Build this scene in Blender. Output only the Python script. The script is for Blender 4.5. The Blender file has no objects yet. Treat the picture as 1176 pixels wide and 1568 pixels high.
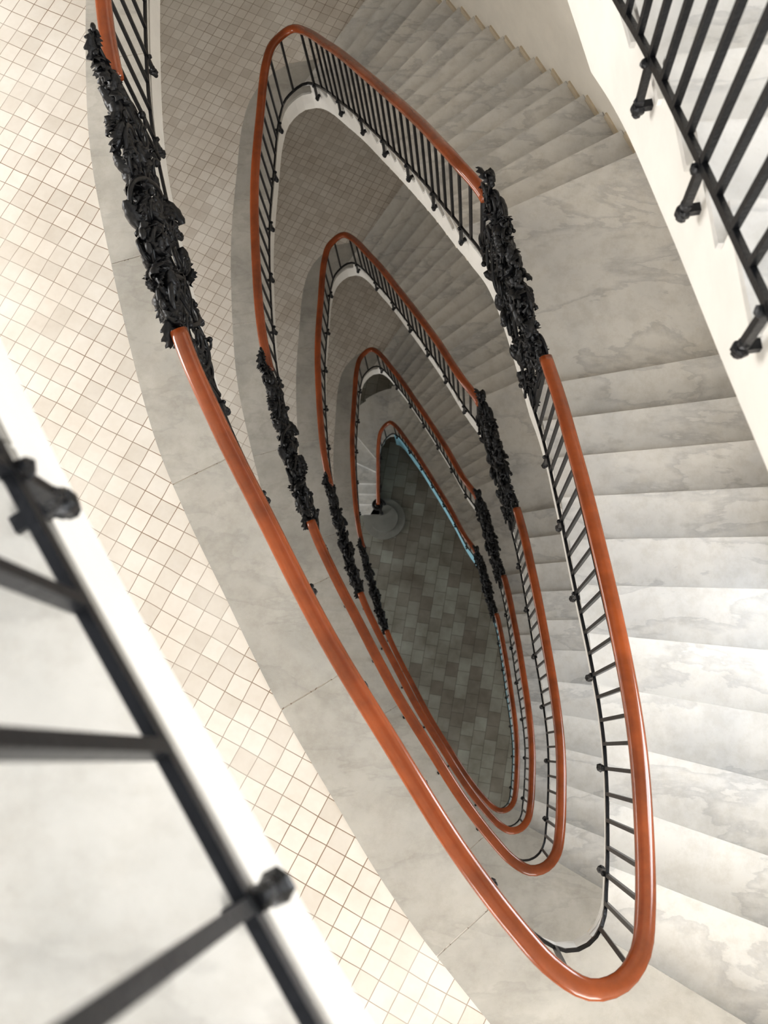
import bpy, bmesh, math, random, bisect
from mathutils import Vector, Matrix
from mathutils.geometry import tessellate_polygon
random.seed(7)
H=4.5            # floor to floor height (m)
ZC=5.56*H        # eye height above the ground floor
# plan of the handrail around the open well (metres), anticlockwise from the end of the upper flight
W=[Vector(p) for p in [(-1.777,7.705),(-1.992,7.569),(-2.073,7.326),(-2.125,6.639),(-2.158,5.854),(-2.116,4.943),(-2.04,4.211),(-1.938,3.723),(-1.494,2.163),(-1.277,1.672),(-1.023,1.181),(-0.683,0.539),(-0.367,0.03),(-0.068,-0.435),(0.188,-0.766),(0.355,-0.939),(0.507,-1.019),(0.641,-0.99),(0.738,-0.885),(0.784,-0.727),(0.835,-0.31),(0.855,0.065),(0.841,0.521),(0.792,1.127),(0.715,1.838),(0.583,2.691),(0.2,3.967),(-0.011,4.304),(-0.326,5.038),(-0.848,6.134),(-1.288,6.993)]]
iPL0,iPL1,iF1,iPR0,iPR1,iF2=7,8,17,25,26,27
DM=12/29.
def lerp(a,b,t): return a+(b-a)*t
def cr(p0,p1,p2,p3,t):
    def tj(ti,a,b): return ti+max((b-a).length,1e-6)**0.5
    t0=0;t1=tj(t0,p0,p1);t2=tj(t1,p1,p2);t3=tj(t2,p2,p3)
    t=t1+(t2-t1)*t
    A1=p0*((t1-t)/(t1-t0))+p1*((t-t0)/(t1-t0));A2=p1*((t2-t)/(t2-t1))+p2*((t-t1)/(t2-t1));A3=p2*((t3-t)/(t3-t2))+p3*((t-t2)/(t3-t2))
    B1=A1*((t2-t)/(t2-t0))+A2*((t-t0)/(t2-t0));B2=A2*((t3-t)/(t3-t1))+A3*((t-t1)/(t3-t1))
    return B1*((t2-t)/(t2-t1))+B2*((t-t1)/(t2-t1))
n=len(W); den=[]; key=[]
for i in range(n):
    key.append(len(den))
    for j in range(24): den.append(cr(W[i-1],W[i],W[(i+1)%n],W[(i+2)%n],j/24))
m=len(den); cum=[0]
for i in range(m): cum.append(cum[-1]+(den[(i+1)%m]-den[i]).length)
L=cum[-1]; S=[cum[k] for k in key]
def plan(s):
    s%=L; i=min(bisect.bisect_right(cum,s)-1,m-1)
    t=(s-cum[i])/max(cum[i+1]-cum[i],1e-9)
    return den[i].lerp(den[(i+1)%m],t)
def tang(s):
    return (plan(s+.04)-plan(s-.04)).normalized()
def nrm(s):
    t=tang(s); return Vector((t.y,-t.x))
def off(s,o): return plan(s)+nrm(s)*o
sF1,sPL0,sPL1,sPR0,sPR1,sF2=S[iF1],S[iPL0],S[iPL1],S[iPR0],S[iPR1],S[iF2]
def pw(s,tab):
    if s<=tab[0][0]: return tab[0][1]
    for (a,va),(b,vb) in zip(tab,tab[1:]):
        if s<=b:
            t=(s-a)/(b-a); t=t*t*(3-2*t); return lerp(va,vb,t)
    return tab[-1][1]
ADD=[(S[15],0),(S[19],-.08),(S[21],-.075),(S[23],-.09),(sPR0,-.065),(sF2,-.01),(S[29],0)]
def add(s): return pw(s%L,ADD)
def drop(s):
    if s<=sF1: return 0
    if s<=sPR0: return DM*(s-sF1)/(sPR0-sF1)
    if s<=sF2: return DM
    return lerp(DM,1,(s-sF2)/(L-sF2))
def zr(g):
    def raw(g):
        k=math.floor(g/L); return k+drop(g-k*L)
    if g>5*L: d=5+ (g-5*L)*0.155/0.27/H
    else: d=sum(raw(max(0,g+o)) for o in (-.16,-.08,0,.08,.16))/5
    return ZC-(.065+d)*H
AK={17:-32,18:-25,19:-21,20:-19,21:-14,22:-9,23:-2,24:2,25:7,26:20,27:23,28:33,29:42,30:50,31:58}
def ang(s):
    ks=sorted(AK)
    SS=[S[k] if k<31 else L for k in ks]
    if s<=SS[0]: return AK[17]
    for a,b,ka,kb in zip(SS,SS[1:],ks,ks[1:]):
        if s<=b: return lerp(AK[ka],AK[kb],(s-a)/(b-a))
    return 58
WID=1.76
def outer(s,w=WID):
    a=math.radians(ang(s)); return plan(s)+Vector((math.cos(a),math.sin(a)))*w
RH=1.13; E=.09
def eo(s,d=0): return off(s,E+add(s)+d)
# ---------- materials ----------
def newmat(name):
    mt=bpy.data.materials.new(name); mt.use_nodes=True
    return mt,mt.node_tree,mt.node_tree.nodes['Principled BSDF']
def ramp(nt,fac,stops):
    r=nt.nodes.new('ShaderNodeValToRGB'); el=r.color_ramp.elements
    while len(el)<len(stops): el.new(.5)
    for e,(p,c) in zip(el,stops): e.position=p; e.color=(*c,1)
    nt.links.new(fac,r.inputs[0]); return r.outputs[0]
def noise(nt,vec,scale,detail=6,rough=.6,dist=0):
    x=nt.nodes.new('ShaderNodeTexNoise'); x.inputs['Scale'].default_value=scale; x.inputs['Detail'].default_value=detail
    x.inputs['Roughness'].default_value=rough; x.inputs['Distortion'].default_value=dist
    nt.links.new(vec,x.inputs['Vector']); return x.outputs['Fac']
def coord(nt): return nt.nodes.new('ShaderNodeTexCoord').outputs['Object']
def mapping(nt,vec,rot=(0,0,0),sc=(1,1,1)):
    x=nt.nodes.new('ShaderNodeMapping'); x.inputs['Rotation'].default_value=rot; x.inputs['Scale'].default_value=sc
    nt.links.new(vec,x.inputs['Vector']); return x.outputs[0]
def mix(nt,a,b,f,mode='MULTIPLY'):
    x=nt.nodes.new('ShaderNodeMix'); x.data_type='RGBA'; x.blend_type=mode
    for sck,v in ((x.inputs[0],f),(x.inputs[6],a),(x.inputs[7],b)):
        if hasattr(v,'is_output'): nt.links.new(v,sck)
        else: sck.default_value=v
    return x.outputs[2]
def bump(nt,b,h,strength=.3,dist=.01):
    x=nt.nodes.new('ShaderNodeBump'); x.inputs['Strength'].default_value=strength; x.inputs['Distance'].default_value=dist
    nt.links.new(h,x.inputs['Height']); nt.links.new(x.outputs[0],b.inputs['Normal'])
def marble(name,lo,hi,vein,vf=.5,var=.12):
    mt,nt,b=newmat(name); c=coord(nt)
    base=ramp(nt,noise(nt,c,1.1,10,.62,.2),[(.28,lo),(.58,hi)])
    v=noise(nt,mapping(nt,c,(0,0,.9),(1,2.6,1)),.75,10,.58,.25)
    vv=ramp(nt,v,[(.455,(1,1,1)),(.5,vein),(.513,(1,1,1))])
    col=mix(nt,base,vv,vf)
    grime=ramp(nt,noise(nt,c,7,6,.75),[(.36,(.88,.87,.85)),(.55,(1,1,1))])
    col=mix(nt,col,grime,.8)
    geo=nt.nodes.new('ShaderNodeNewGeometry')
    isl=ramp(nt,geo.outputs['Random Per Island'],[(0,(1-var,1-var*.95,1-var*.9)),(.5,(.96,.955,.95)),(1,(1,1,1))])
    nt.links.new(mix(nt,col,isl,1.0),b.inputs['Base Color'])
    b.inputs['Roughness'].default_value=.27
    return mt
M_marble=marble('marble_tread',(.585,.59,.595),(.755,.745,.725),(.74,.75,.77),.7)
M_strip=marble('marble_border',(.36,.355,.335),(.52,.505,.475),(.86,.86,.86),.7)
def tilemat():
    mt,nt,b=newmat('cream_square_tiles'); c0=coord(nt)
    # slight hand-laid irregularity
    wob=nt.nodes.new('ShaderNodeTexNoise'); wob.inputs['Scale'].default_value=3.0; nt.links.new(c0,wob.inputs['Vector'])
    vm=nt.nodes.new('ShaderNodeVectorMath'); vm.operation='MULTIPLY_ADD'; vm.inputs[1].default_value=(.022,.022,0)
    nt.links.new(wob.outputs['Color'],vm.inputs[0]); nt.links.new(c0,vm.inputs[2])
    c=mapping(nt,vm.outputs[0],(0,0,math.radians(28)))
    br=nt.nodes.new('ShaderNodeTexBrick'); br.offset=0; br.squash=1
    br.inputs['Scale'].default_value=1; br.inputs['Brick Width'].default_value=.120; br.inputs['Row Height'].default_value=.120
    br.inputs['Mortar Size'].default_value=.0034; br.inputs['Mortar Smooth'].default_value=.35
    br.inputs['Color1'].default_value=(.77,.74,.70,1); br.inputs['Color2'].default_value=(.61,.575,.53,1); br.inputs['Bias'].default_value=-.35
    nt.links.new(ramp(nt,noise(nt,c,1.3,4,.6),[(.38,(.28,.21,.16)),(.62,(.48,.44,.40))]),br.inputs['Mortar'])
    nt.links.new(c,br.inputs['Vector'])
    dirt=ramp(nt,noise(nt,c,.9,6,.7),[(.35,(.86,.83,.80)),(.6,(1,1,1))])
    nt.links.new(mix(nt,br.outputs['Color'],dirt,1.0),b.inputs['Base Color'])
    b.inputs['Roughness'].default_value=.33
    return mt
M_tile=tilemat()
def groundmat():
    mt,nt,b=newmat('grey_stone_pavers'); c=mapping(nt,coord(nt),(0,0,math.radians(100)))
    br=nt.nodes.new('ShaderNodeTexBrick'); br.offset=.5
    br.inputs['Scale'].default_value=1; br.inputs['Brick Width'].default_value=.34; br.inputs['Row Height'].default_value=.30
    br.inputs['Mortar Size'].default_value=.005
    br.inputs['Color1'].default_value=(.36,.375,.345,1); br.inputs['Color2'].default_value=(.22,.20,.175,1); br.inputs['Bias'].default_value=-.15
    br.inputs['Mortar'].default_value=(.12,.11,.10,1)
    nt.links.new(c,br.inputs['Vector'])
    nt.links.new(mix(nt,br.outputs['Color'],ramp(nt,noise(nt,c,1.2),[(.3,(.5,.46,.42)),(.7,(1,1,1))]),1.0),b.inputs['Base Color'])
    b.inputs['Roughness'].default_value=.3
    return mt
M_ground=groundmat()
def plain(name,col,rough=.7,var=.08,bs=30,bst=.1,metal=0,coat=0):
    mt,nt,b=newmat(name); c=coord(nt)
    nz=noise(nt,c,2.5,6,.6)
    lo=tuple(x*(1-var) for x in col)
    nt.links.new(ramp(nt,nz,[(.35,lo),(.65,col)]),b.inputs['Base Color'])
    b.inputs['Roughness'].default_value=rough; b.inputs['Metallic'].default_value=metal
    b.inputs['Coat Weight'].default_value=coat; b.inputs['Coat Roughness'].default_value=.12
    if bst: bump(nt,b,noise(nt,c,bs,4),bst,.01)
    return mt
M_white=plain('white_painted_plaster',(.84,.82,.785),.6)
M_cream=plain('cream_plaster',(.78,.71,.60),.75)
M_tan=plain('tan_skirting',(.62,.54,.42),.6)
M_wall=plain('wall_plaster',(.80,.76,.69),.8)
M_blue=plain('pale_blue_paint',(.42,.78,.95),.5)
M_iron=plain('black_cast_iron',(.017,.018,.021),.33,.3,60,.25,.3)
M_wood=plain('varnished_orange_handrail',(.345,.080,.018),.22,.45,7,.03,0,.5)
M_frame=plain('white_window_wood',(.8,.8,.78),.4)
M_step=plain('grey_stone_step',(.26,.26,.245),.4,.2)
# ---------- mesh helpers ----------
class MB:
    def __init__(s): s.v=[]; s.f=[]
    def prism(s,poly,z0,z1):
        if sum(a.x*b.y-b.x*a.y for a,b in zip(poly,poly[1:]+poly[:1]))<0: poly=poly[::-1]
        o=len(s.v); k=len(poly)
        s.v+=[(p.x,p.y,z0) for p in poly]+[(p.x,p.y,z1) for p in poly]
        tr=tessellate_polygon([[Vector((p.x,p.y,0)) for p in poly]])
        for t in tr:
            a,b,c=t
            cz=(poly[b]-poly[a]).cross(poly[c]-poly[a])
            if cz<0: a,c=c,a
            s.f.append((o+k+a,o+k+b,o+k+c)); s.f.append((o+c,o+b,o+a))
        for i in range(k):
            j=(i+1)%k; s.f.append((o+i,o+j,o+k+j,o+k+i))
    def ribbon(s,pts):
        o=len(s.v)
        for r in pts: s.v+=[tuple(q) for q in r]
        for i in range(len(pts)-1):
            for j in range(4):
                a=o+i*4+j;b=o+i*4+(j+1)%4
                s.f.append((a,b,b+4,a+4))
        s.f.append((o+3,o+2,o+1,o)); e=o+(len(pts)-1)*4; s.f.append((e,e+1,e+2,e+3))
    def box(s,c,ax,ay,az):
        c=Vector(c);o=len(s.v)
        for sx in(-1,1):
            for sy in(-1,1):
                for sz in(-1,1): s.v.append(tuple(c+ax*sx+ay*sy+az*sz))
        for f in((0,1,3,2),(4,6,7,5),(0,4,5,1),(2,3,7,6),(0,2,6,4),(1,5,7,3)): s.f.append(tuple(o+i for i in f))
    def aabb(s,x0,x1,y0,y1,z0,z1):
        s.box(((x0+x1)/2,(y0+y1)/2,(z0+z1)/2),Vector(((x1-x0)/2,0,0)),Vector((0,(y1-y0)/2,0)),Vector((0,0,(z1-z0)/2)))
    def sweep(s,pts,prof):
        o=len(s.v); k=len(prof); N=len(pts)
        for i,p in enumerate(pts):
            t=(pts[min(i+1,N-1)]-pts[max(i-1,0)]).normalized()
            sd=t.cross(Vector((0,0,1)))
            if sd.length<1e-4: sd=t.orthogonal()
            sd.normalize(); u=sd.cross(t)
            s.v+=[tuple(p+sd*a+u*b) for a,b in prof]
        for i in range(N-1):
            for j in range(k):
                a=o+i*k+j;b=o+i*k+(j+1)%k
                s.f.append((a,b,b+k,a+k))
        s.f.append(tuple(o+j for j in range(k-1,-1,-1))); s.f.append(tuple(o+(N-1)*k+j for j in range(k)))
    def tube(s,pts,rad,k=6):
        o=len(s.v);N=len(pts)
        ref=Vector((.3,.5,.81)).normalized()
        for i,p in enumerate(pts):
            t=(pts[min(i+1,N-1)]-pts[max(i-1,0)]).normalized()
            sd=t.cross(ref).normalized();u=sd.cross(t); r=rad(i/(N-1)) if callable(rad) else rad
            for j in range(k):
                a=2*math.pi*j/k; s.v.append(tuple(p+(sd*math.cos(a)+u*math.sin(a))*r))
        for i in range(N-1):
            for j in range(k):
                a=o+i*k+j;b=o+i*k+(j+1)%k; s.f.append((a,b,b+k,a+k))
        s.f.append(tuple(o+j for j in range(k-1,-1,-1))); s.f.append(tuple(o+(N-1)*k+j for j in range(k)))
    def blob(s,c,M,seg=8,rings=5,jit=0.0):
        o=len(s.v); c=Vector(c)
        def add(v):
            v=v*(1+random.uniform(-jit,jit)); s.v.append(tuple(c+M@v))
        add(Vector((0,0,1)))
        for i in range(1,rings):
            th=math.pi*i/rings
            for j in range(seg):
                a=2*math.pi*j/seg; add(Vector((math.sin(th)*math.cos(a),math.sin(th)*math.sin(a),math.cos(th))))
        add(Vector((0,0,-1)))
        for j in range(seg):
            s.f.append((o,o+1+j,o+1+(j+1)%seg))
            e=o+1+(rings-2)*seg; s.f.append((e+(j+1)%seg,e+j,o+1+(rings-1)*seg))
        for i in range(rings-2):
            for j in range(seg):
                a=o+1+i*seg+j;b=o+1+i*seg+(j+1)%seg; s.f.append((a,a+seg,b+seg,b))
    def leaf(s,c,M,ln,wd,lobes,curl,th=.008):
        # acanthus leaf: two-sided lobed, cupped and curling blade
        o=len(s.v); NU,NV=13,4
        for side in(1,-1):
            for i in range(NU+1):
                u=i/NU; a=u*curl
                cx=ln*(math.sin(a)/curl if abs(curl)>.01 else u); cz=ln*((1-math.cos(a))/curl if abs(curl)>.01 else 0)
                w=wd*(math.sin(math.pi*min(1,u*.86+.10))**.6)*(.68+.32*abs(math.cos(math.pi*lobes*u)))
                for j in range(NV+1):
                    v=j/NV*2-1
                    q=Vector((cx,v*w,cz-.6*w*v*v+side*th*(1-.7*abs(v))-(.010*abs(v)*math.cos(math.pi*lobes*2*u))))
                    s.v.append(tuple(c+M@q))
        st=(NU+1)*(NV+1)
        for k in range(2):
            for i in range(NU):
                for j in range(NV):
                    a=o+k*st+i*(NV+1)+j; f=(a,a+1,a+NV+2,a+NV+1)
                    s.f.append(f if k==0 else f[::-1])
        for i in range(NU):
            for j in(0,NV):
                a=o+i*(NV+1)+j; b=a+NV+1; s.f.append((a,b,b+st,a+st))
    def mesh(s,name,mat,smooth=False):
        me=bpy.data.meshes.new(name); me.from_pydata(s.v,[],s.f); me.materials.append(mat)
        bm=bmesh.new(); bm.from_mesh(me); bmesh.ops.recalc_face_normals(bm,faces=bm.faces); bm.to_mesh(me); bm.free()
        if smooth:
            for p in me.polygons: p.use_smooth=True
        return me
    def obj(s,name,mat,parent=None,smooth=False):
        ob=bpy.data.objects.new(name,s.mesh(name,mat,smooth)); bpy.context.collection.objects.link(ob)
        if parent: ob.parent=parent
        return ob
def empty(name):
    e=bpy.data.objects.new(name,None); bpy.context.collection.objects.link(e); return e
def frange(a,b,st):
    k=max(1,int(round((b-a)/st))); return [a+(b-a)*i/k for i in range(k+1)]
# ---------- stairs ----------
N1,N2=12,17
RISE=H/(N1+N2)
O_last=outer(L); O_first=outer(sF1)
XL=-6.6; YF=-4.6; YB=O_last.y+3.2
def floorz(k): return ZC-(.065+k)*H-RH
def flight(par,sa,sb,nr,z_top,bt,fas_mat,d0,d1):
    tre=MB();bod=MB();fas=MB();sk=MB()
    st=(sb-sa)/(nr-1)
    ribs=[]
    for i in range(nr-1):
        a=sa+i*st; b=a+st; z=z_top-(i+1)*RISE
        ss=frange(a,b,.05)
        out=[outer(x) for x in ss]
        nose=[x for x in frange(a,b+.045,.05)]
        inn2=[eo(x,-.03) for x in nose]; out2=[outer(x) for x in nose]
        tre.prism(inn2+out2[::-1],z-.035,z)
        innb=[eo(x) for x in ss]
        bod.prism(innb+out[::-1],z-.035-bt,z-.035)
        for x in ss:
            f=(x-sa)/(sb-sa)
            zl=z_top-f*nr*RISE-lerp(d0,d1,f)
            p=eo(x,-.012);q=eo(x,.04)
            ribs.append((Vector((p.x,p.y,z-.036)),Vector((q.x,q.y,z-.036)),Vector((q.x,q.y,zl)),Vector((p.x,p.y,zl))))
        r=[]
        for x in ss:
            p=outer(x,WID-.015);q=outer(x,WID+.01)
            r.append((Vector((p.x,p.y,z+.07)),Vector((q.x,q.y,z+.07)),Vector((q.x,q.y,z-.01)),Vector((p.x,p.y,z-.01))))
        sk.ribbon(r)
    fas.ribbon(ribs)
    tr=tre.obj('treads',M_marble,par)
    bv=tr.modifiers.new('worn_nosing','BEVEL'); bv.width=.009; bv.segments=1; bv.limit_method='ANGLE'; bv.angle_limit=math.radians(50)
    bod.obj('step_soffit',M_cream,par); fas.obj('stringer',fas_mat,par); sk.obj('skirting',M_tan,par)
def vrib(ss,fa,fb,z1,z0): return [tuple(Vector((*q,zz)) for q,zz in ((fa(x),z1),(fb(x),z1),(fb(x),z0),(fa(x),z0))) for x in ss]
stairs=[]
for k in range(5):
    par=empty('marble_staircase'); stairs.append(par)
    z=floorz(k)
    fm=M_blue if k==4 else M_white; fx=.55 if k==4 else 0
    flight(par,sF1,sPR0+.12,N1,z,.24,fm,.34+fx,.46+fx)
    zm=z-N1*RISE
    mid=MB()
    ss=frange(sPR0+.12,sF2+.045,.06)
    mid.prism([eo(x,-.03) for x in ss]+[outer(x) for x in ss[::-1]],zm-.035,zm)
    mid.obj('mid_landing_slab',M_marble,par)
    b=MB(); ss=frange(sPR0+.12,sF2,.06)
    b.prism([eo(x) for x in ss]+[outer(x) for x in ss[::-1]],zm-.30,zm-.036); b.obj('mid_landing_soffit',M_cream,par)
    fr=MB(); fr.ribbon(vrib(ss,lambda x:eo(x,-.012),lambda x:eo(x,.04),zm-.036,zm-.46-fx)); fr.obj('mid_landing_fascia',fm,par)
    sk=MB(); sk.ribbon(vrib(ss,lambda x:outer(x,WID-.015),lambda x:outer(x,WID+.01),zm+.07,zm-.01)); sk.obj('mid_landing_skirting',M_tan,par)
    flight(par,sF2,L,N2,zm,.34,fm,.46+fx,.34+fx)
    lan=empty('floor_landing')
    inner=[eo(x) for x in frange(0,sF1,.08)]
    poly=inner+[O_first,Vector((O_first.x,YF)),Vector((XL,YF)),Vector((XL,YB)),Vector((O_last.x,YB)),O_last]
    t=MB(); t.prism(poly,z-.03,z-.006); t.obj('tile_floor',M_tile,lan)
    t=MB(); t.prism(poly,z-.30,z-.031); t.obj('slab',M_wall,lan)
    f=MB(); f.ribbon(vrib(frange(0,sF1,.08),lambda x:eo(x,-.012),lambda x:eo(x,.04),z-.036,z-.34)); f.obj('fascia',M_white,lan)
    sA=S[14]; m_=MB(); ns=int(sA/1.35); sl=sA/ns
    for i in range(ns):
        ss=frange(i*sl+.004,(i+1)*sl-.004,.07)
        m_.prism([eo(x,-.03) for x in ss]+[off(x,.52) for x in ss[::-1]],z-.034,z)
    A=off(sA+.004,.52); tv=tang(sA); B=A+tv*((YF-A.y)/tv.y)
    if B.x>O_first.x: B=A+tv*((O_first.x-A.x)/tv.x); ex=[B]
    else: ex=[B,Vector((O_first.x,YF))]
    m_.prism([eo(x,-.03) for x in frange(sA+.004,sF1+.04,.05)]+[outer(sF1+.04),O_first]+ex[::-1]+[A],z-.034,z)
    m_.obj('marble_border',M_strip,lan)
par=stairs[4]
zl=floorz(5)
nE=int(zl/RISE); rE=zl/(nE+1)
tre=MB()
sE=S[4]-.1
def out5(s,w=1.5):
    a=math.radians(lerp(58,178,min(1,s/S[3]))); return plan(s)+Vector((math.cos(a),math.sin(a)))*w
st=sE/(nE+1)
for i in range(nE+1):
    ss=frange(i*st,(i+1)*st+.02,.06); z=zl-i*rE
    tre.prism([off(x,E-.03) for x in ss]+[out5(x) for x in ss[::-1]],max(0,z-rE*1.02) if i<nE else 0.001,z)
tre.obj('lower_winder_steps',M_marble,par)
tre=MB(); pe=plan(sE)
for j,(r,z) in enumerate(((.54,rE*.5),(.36,rE))):
    tre.prism([pe+Vector((.06+math.cos(a)*r,-.12+math.sin(a)*r)) for a in [2*math.pi*q/40 for q in range(40)]],0.001,z)
tre.obj('rounded_curtail_steps',M_step,par)
# ---------- railings ----------
def circ(w,h,k=14,e=.75):
    r=[]
    for i in range(k):
        a=2*math.pi*i/k; c,s_=math.cos(a),math.sin(a)
        r.append((w*math.copysign(abs(c)**e,c),h*math.copysign(abs(s_)**e,s_)))
    return r
RP=circ(.048,.036,18,.85)
def P3(g,o,dz):
    q=off(g%L,o); return Vector((q.x,q.y,zr(g)+dz))
sq=lambda a,b=None:[(-a,-(b or a)),(a,-(b or a)),(a,(b or a)),(-a,(b or a))]
GEND=5*L+sE
def OB(g): return .03+add(g)
BB=-.96
rails=[]
sp0=L/(int(L/.189/3)*3)
sb=min(((3*j+1.75)*sp0 for j in range(60)),key=lambda v:abs(v-S[12]-.2))
POS=[]
i=-200
while i<200:
    s=sb+i*.217
    if 0<=s<sF1: POS.append((s,i%3==0))
    i+=1
def zone(a,b,sp,per):
    q=int(round((b-a)/sp))
    for i in range(q):
        POS.append((a+(i+.5)*(b-a)/q,i%per==per//2))
zone(sF1,sPR0,.142,4); zone(sPR0,sPR1,.2,3); zone(sPR1,L,.16,4)
for k in range(6):
    par=empty('stair_railing') if k<5 else rails[4]
    rails.append(par)
    g0=k*L; g1=min((k+1)*L,GEND)
    wood=MB(); segs=[(sPL1,sPR0),(sPR1,L+sPL0)]
    if k==0: segs=[(0.0,sPL0)]+segs
    if k==4: segs[-1]=(sPR1,L+sE)
    if k<5:
        for a,b in segs: wood.sweep([P3(g0+x,0,0) for x in frange(a,b,.05)],RP)
        wood.obj('wooden_handrail',M_wood,par,True)
    iron=MB()
    def inpanel(s): return k<5 and (sPL0-.02<s<sPL1+.02 or sPR0-.02<s<sPR1+.02)
    for s,br in POS:
        g=g0+s
        if g>GEND: continue
        t=tang(s); tv=Vector((t.x,t.y,0)); nv=Vector((t.y,-t.x,0))
        if not inpanel(s):
            a=P3(g,.5*OB(g),-.02); b=P3(g,OB(g),BB)
            iron.box((a+b)/2,tv*.0105,nv*.0105,(a-b)/2)
        if br:
            ex=.17 if (s<sF1) else .25
            b=P3(g,OB(g),BB)
            iron.box(b+Vector((0,0,-ex/2)),tv*.012,nv*.012,Vector((0,0,ex/2+.015)))
            iron.box(b+nv*.03+Vector((0,0,-ex)),tv*.014,nv*.045,Vector((0,0,.014)))
            for q,r in ((Vector((0,0,-ex-.01)),.027),(Vector((0,0,-ex-.04)),.018),(Vector((0,0,-ex+.03)),.020),(-nv*.015+Vector((0,0,-.02)),.018)):
                iron.blob(b+q,Matrix.Diagonal((r,r,r)),8,6,.12)
    iron.sweep([P3(x,OB(x),BB) for x in frange(g0,g1,.06)],sq(.009,.016))
    iron.sweep([P3(x,.5*OB(x),-.045) for x in frange(g0,g1,.06)],sq(.016,.005))
    iron.obj('iron_balusters',M_iron,par)
nw=MB(); p=P3(GEND,0,0)
nw.tube([Vector((p.x,p.y,z)) for z in frange(0.1,p.z,.1)],lambda t:.035+.02*math.sin(t*9)**2,10)
nw.tube([p+Vector((math.cos(a)*.16*(1-a/12),math.sin(a)*.16*(1-a/12)-.02,-.02)) for a in frange(0,10,.3)],.04,8)
nw.obj('newel_post',M_iron,rails[4],True)
# ---------- ornate panels ----------
def panel(sa,sb,seed,flip=False):
    random.seed(seed); mb=MB(); Lp=sb-sa
    def g1(): return max(-1.15,min(1.15,random.gauss(0,.6)))
    def Q(x,z,nn_):
        s=sa+min(max(x,-.16),Lp+.16); q=off(s,OB(s)*.8+nn_); return Vector((q.x,q.y,z))
    def topz(u):
        uu=1-u if not flip else u
        return .06+.27*uu**2
    def env(u): return math.sin(math.pi*min(max(u*.92+.04,0),1))**.6
    for x in (0.0,Lp):
        a=Q(x,.02,0); b=Q(x,-.96,0); mb.tube([a,(a+b)/2,b],.017,6)
    T=(Q(Lp,0,0)-Q(0,0,0)).normalized(); Nv=Vector((T.y,-T.x,0)); Z=Vector((0,0,1))
    for ph in range(4):
        pts=[]
        for q in range(70):
            u=q/69; pts.append(Q(u*Lp,lerp(topz(u)-.03,-.85,.5+.48*math.sin(u*9+ph*1.6)),.05*math.sin(u*13+ph)*env(u)))
        mb.tube(pts,.015,8)
    for i in range(46):
        u=random.random(); x=u*Lp; tz=topz(u); z=random.uniform(-.92,tz-.08); r=random.uniform(.07,.14)
        bl=random.uniform(-.06,.06)*env(u); a0=random.uniform(0,6.28); dr=random.choice((-1,1)); tr=random.uniform(.010,.015)
        pts=[]
        for q in range(26):
            t=q/25; rr=r*(1-.82*t); a=a0+dr*t*8
            pts.append(Q(x+math.cos(a)*rr,z+math.sin(a)*rr,bl+math.sin(a*.5)*.03))
        mb.tube(pts,lambda t,tr=tr:tr*(1.3-.6*t),7)
        mb.blob(pts[-1],Matrix.Diagonal((tr*1.8,)*3),8,6,.03)
    for i in range(165):
        u=random.random(); x=u*Lp; tz=topz(u)
        z=max(-1.0,tz-abs(random.gauss(0,.15))-.02) if random.random()<.6 else random.uniform(-.98,tz)
        e=.074*env(u); bl=g1()*e
        a=random.choice((0,math.pi))+random.gauss(0,.42)
        d=(T*math.cos(a)+Z*math.sin(a)+Nv*random.gauss(0,.16)).normalized()
        sg=1 if bl>0 else -1
        nrmv=(Nv*sg*random.uniform(.1,.8)+Z*random.uniform(.2,1.0)).normalized()
        sd=nrmv.cross(d).normalized(); nn2=d.cross(sd)
        if nn2.dot(nrmv)<0: nn2=-nn2
        ln=random.uniform(.11,.20)*(.65+.35*env(u))
        base=Q(x,z,bl)-d*ln*.45
        M2=Matrix((d,sd,nn2)).transposed()
        mb.leaf(base,M2,ln,ln*random.uniform(.24,.34),random.choice((3,4)),-random.uniform(.6,1.7))
    for i in range(50):
        u=random.random(); x=u*Lp; tz=topz(u); z=max(-.95,tz-abs(random.gauss(0,.2))-.02)
        r=random.uniform(.012,.024); st_=random.uniform(1,2.2); a=random.gauss(0,.5)
        d=(T*math.cos(a)+Z*math.sin(a)).normalized(); sd=d.cross(Nv).normalized()
        mb.blob(Q(x,z,g1()*.06*env(u)),Matrix((d*r*st_,Nv*r,sd*r)).transposed(),10,7,.03)
    return mb.mesh('ornate_iron_panel',M_iron,True)
mL=panel(sPL0-.12,sPL1,11,False); mR=panel(sPR0,sPR1+.05,23,True)
for k in range(5):
    for me,s in ((mL,sPL0+.01),(mR,(sPR0+sPR1)/2)):
        ob=bpy.data.objects.new('ornate_iron_panel',me); bpy.context.collection.objects.link(ob)
        ob.location=(0,0,ZC-(.065+k+drop(s))*H); ob.parent=rails[k]
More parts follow.
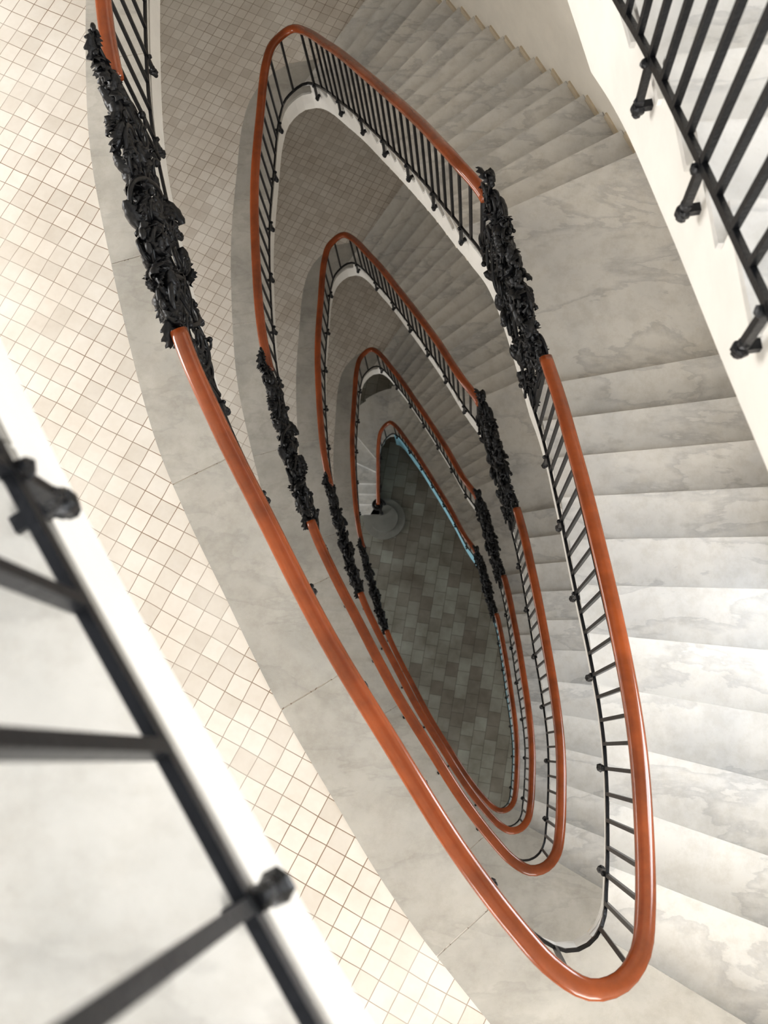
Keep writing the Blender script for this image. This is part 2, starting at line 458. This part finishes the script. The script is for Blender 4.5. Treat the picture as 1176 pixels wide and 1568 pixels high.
# ---------- room shell ----------
ZT=ZC+2.6
g=MB(); g.aabb(XL-.3,6,YF-.3,YB+.6,-.15,0); g.obj('floor',M_ground)
def vwall(mb,pts,z0,z1,th=.25):
    outp=[]
    for i,p in enumerate(pts):
        t=(pts[min(i+1,len(pts)-1)]-pts[max(i-1,0)]).normalized(); outp.append(p+Vector((t.y,-t.x))*th)
    mb.ribbon([(Vector((*a,z1)),Vector((*b,z1)),Vector((*b,z0)),Vector((*a,z0))) for a,b in zip(pts,outp)])
ow=lambda a,b:[outer(x,WID+.005) for x in frange(a,b,.1)]
EN=[2.8,1.0,.56,.38,.30,.5]
nwn=0
def area_light(loc,rot,sx,sy,en,col):
    li=bpy.data.lights.new('window_area_light','AREA'); li.shape='RECTANGLE'; li.size=sx; li.size_y=sy; li.energy=en; li.color=col
    o=bpy.data.objects.new('window_area_light',li); bpy.context.collection.objects.link(o); o.location=loc; o.rotation_euler=rot
ws=MB(); s0,s1=S[22]+.05,S[24]-.1  # added, unseen window openings, placed to rake light over the upper flight treads
vwall(ws,ow(sF1,s0),0,ZT); vwall(ws,ow(s1,L),0,ZT)
zz=0
for k in (4,3,2,1,0):
    z=floorz(k); vwall(ws,ow(s0,s1),zz,z+.3); zz=z+2.3
    nwn+=1; fr=MB()
    for x in (s0+.03,(s0+s1)/2,s1-.03):
        p=outer(x,WID+.12); fr.aabb(p.x-.03,p.x+.03,p.y-.04,p.y+.04,z+.3,z+2.3)
    vwall(fr,[outer(x,WID+.09) for x in frange(s0,s1,.1)],z+.3,z+.38,.06); vwall(fr,[outer(x,WID+.09) for x in frange(s0,s1,.1)],z+2.22,z+2.3,.06)
    fr.obj('window_%d'%nwn,M_frame)
    c=outer((s0+s1)/2,WID+.2); a=math.radians(ang((s0+s1)/2))
    area_light((c.x,c.y,z+1.4),(math.radians(90),0,a+math.radians(112)),1.2,1.8,85*min(EN[k],1.0),(.90,.95,1))  # added cool side lamp, gives the upper treads their contrast
vwall(ws,ow(s0,s1),zz,ZT)
ws.obj('wall_stair',M_wall)
t=MB(); vwall(t,[Vector((O_first.x,YF)),O_first],0,ZT); t.obj('wall_right',M_wall)
t=MB(); vwall(t,[O_last,Vector((O_last.x,YB)),Vector((XL,YB))],0,ZT); t.obj('wall_back',M_wall)
def winwall(name,axis,c0,lo,hi,wins):
    global nwn
    wl=MB()
    def bx(mb,u0,u1,z0,z1,d0=-.3,d1=0):
        if axis=='x': mb.aabb(c0+d0,c0+d1,u0,u1,z0,z1)
        else: mb.aabb(u0,u1,c0+d0,c0+d1,z0,z1)
    ys=[lo]+[y for w in wins for y in w[:2]]+[hi]
    for i in range(0,len(ys),2): bx(wl,ys[i],ys[i+1],0,ZT)
    for (a,b,energy,col,sill) in wins:
        zz=0; top=sill+2.3
        for k in (5,4,3,2,1,0):
            z=floorz(k) if k<5 else 0.1
            bx(wl,a,b,zz,z+sill); zz=z+top
            nwn+=1; fr=MB()
            for y in (a+.04,(a+b)/2,b-.04): bx(fr,y-.04,y+.04,z+sill,z+top,-.18,-.12)
            for q in (z+sill+.04,z+sill+1.4,z+top-.04): bx(fr,a,b,q-.04,q+.04,-.18,-.12)
            fr.obj('window_%d'%nwn,M_frame)
            if axis=='x': area_light((c0-.25,(a+b)/2,z+sill+1.15),(math.radians(90),0,math.radians(-90)),b-a,2.2,energy*EN[k],col)
            else: area_light(((a+b)/2,c0-.25,z+sill+1.15),(math.radians(90),0,0),b-a,2.2,energy*EN[k],col)
        bx(wl,a,b,zz,ZT)
    wl.obj(name,M_wall)
winwall('wall_left','x',XL,YF,YB,[(2.0,5.0,270,(1,.985,.96),.8)])
winwall('wall_front','y',YF,XL,O_first.x,[(-4.6,-2.6,125,(1,.985,.96),.8),(-.7,1.7,190,(1,.98,.95),1.75)])
# world
w=bpy.data.worlds.new('World'); bpy.context.scene.world=w; w.use_nodes=True
bg=w.node_tree.nodes['Background']; bg.inputs[0].default_value=(.90,.95,1,1); bg.inputs[1].default_value=.46
# camera: hand-held 35 mm, leaning over the top rail and looking down the well
cam=bpy.data.cameras.new('camera'); co=bpy.data.objects.new('camera',cam); bpy.context.collection.objects.link(co)
cam.sensor_fit='VERTICAL'; cam.sensor_height=36; cam.sensor_width=27; cam.lens=34.99
nn=math.sqrt(132**2+366**2+1524**2)
nx,nf=132/nn,1524/nn
Rv=Vector((math.sqrt(1-nx*nx),0,-nx)); Bx=nx*nf/Rv.x
Bv=Vector((Bx,-math.sqrt(1-Bx*Bx-nf*nf),nf)); Uv=Bv.cross(Rv)
mt=Matrix((Rv,Uv,Bv)).transposed().to_4x4(); mt.translation=Vector((0,0,ZC)); co.matrix_world=mt
cam.dof.use_dof=True; cam.dof.focus_distance=6.5; cam.dof.aperture_fstop=3.2; cam.clip_start=.02
bpy.context.scene.camera=co
vs=bpy.context.scene.view_settings
vs.view_transform='Standard'
for lk in ('Medium High Contrast','Standard - Medium High Contrast'):
    try: vs.look=lk; break
    except Exception: pass
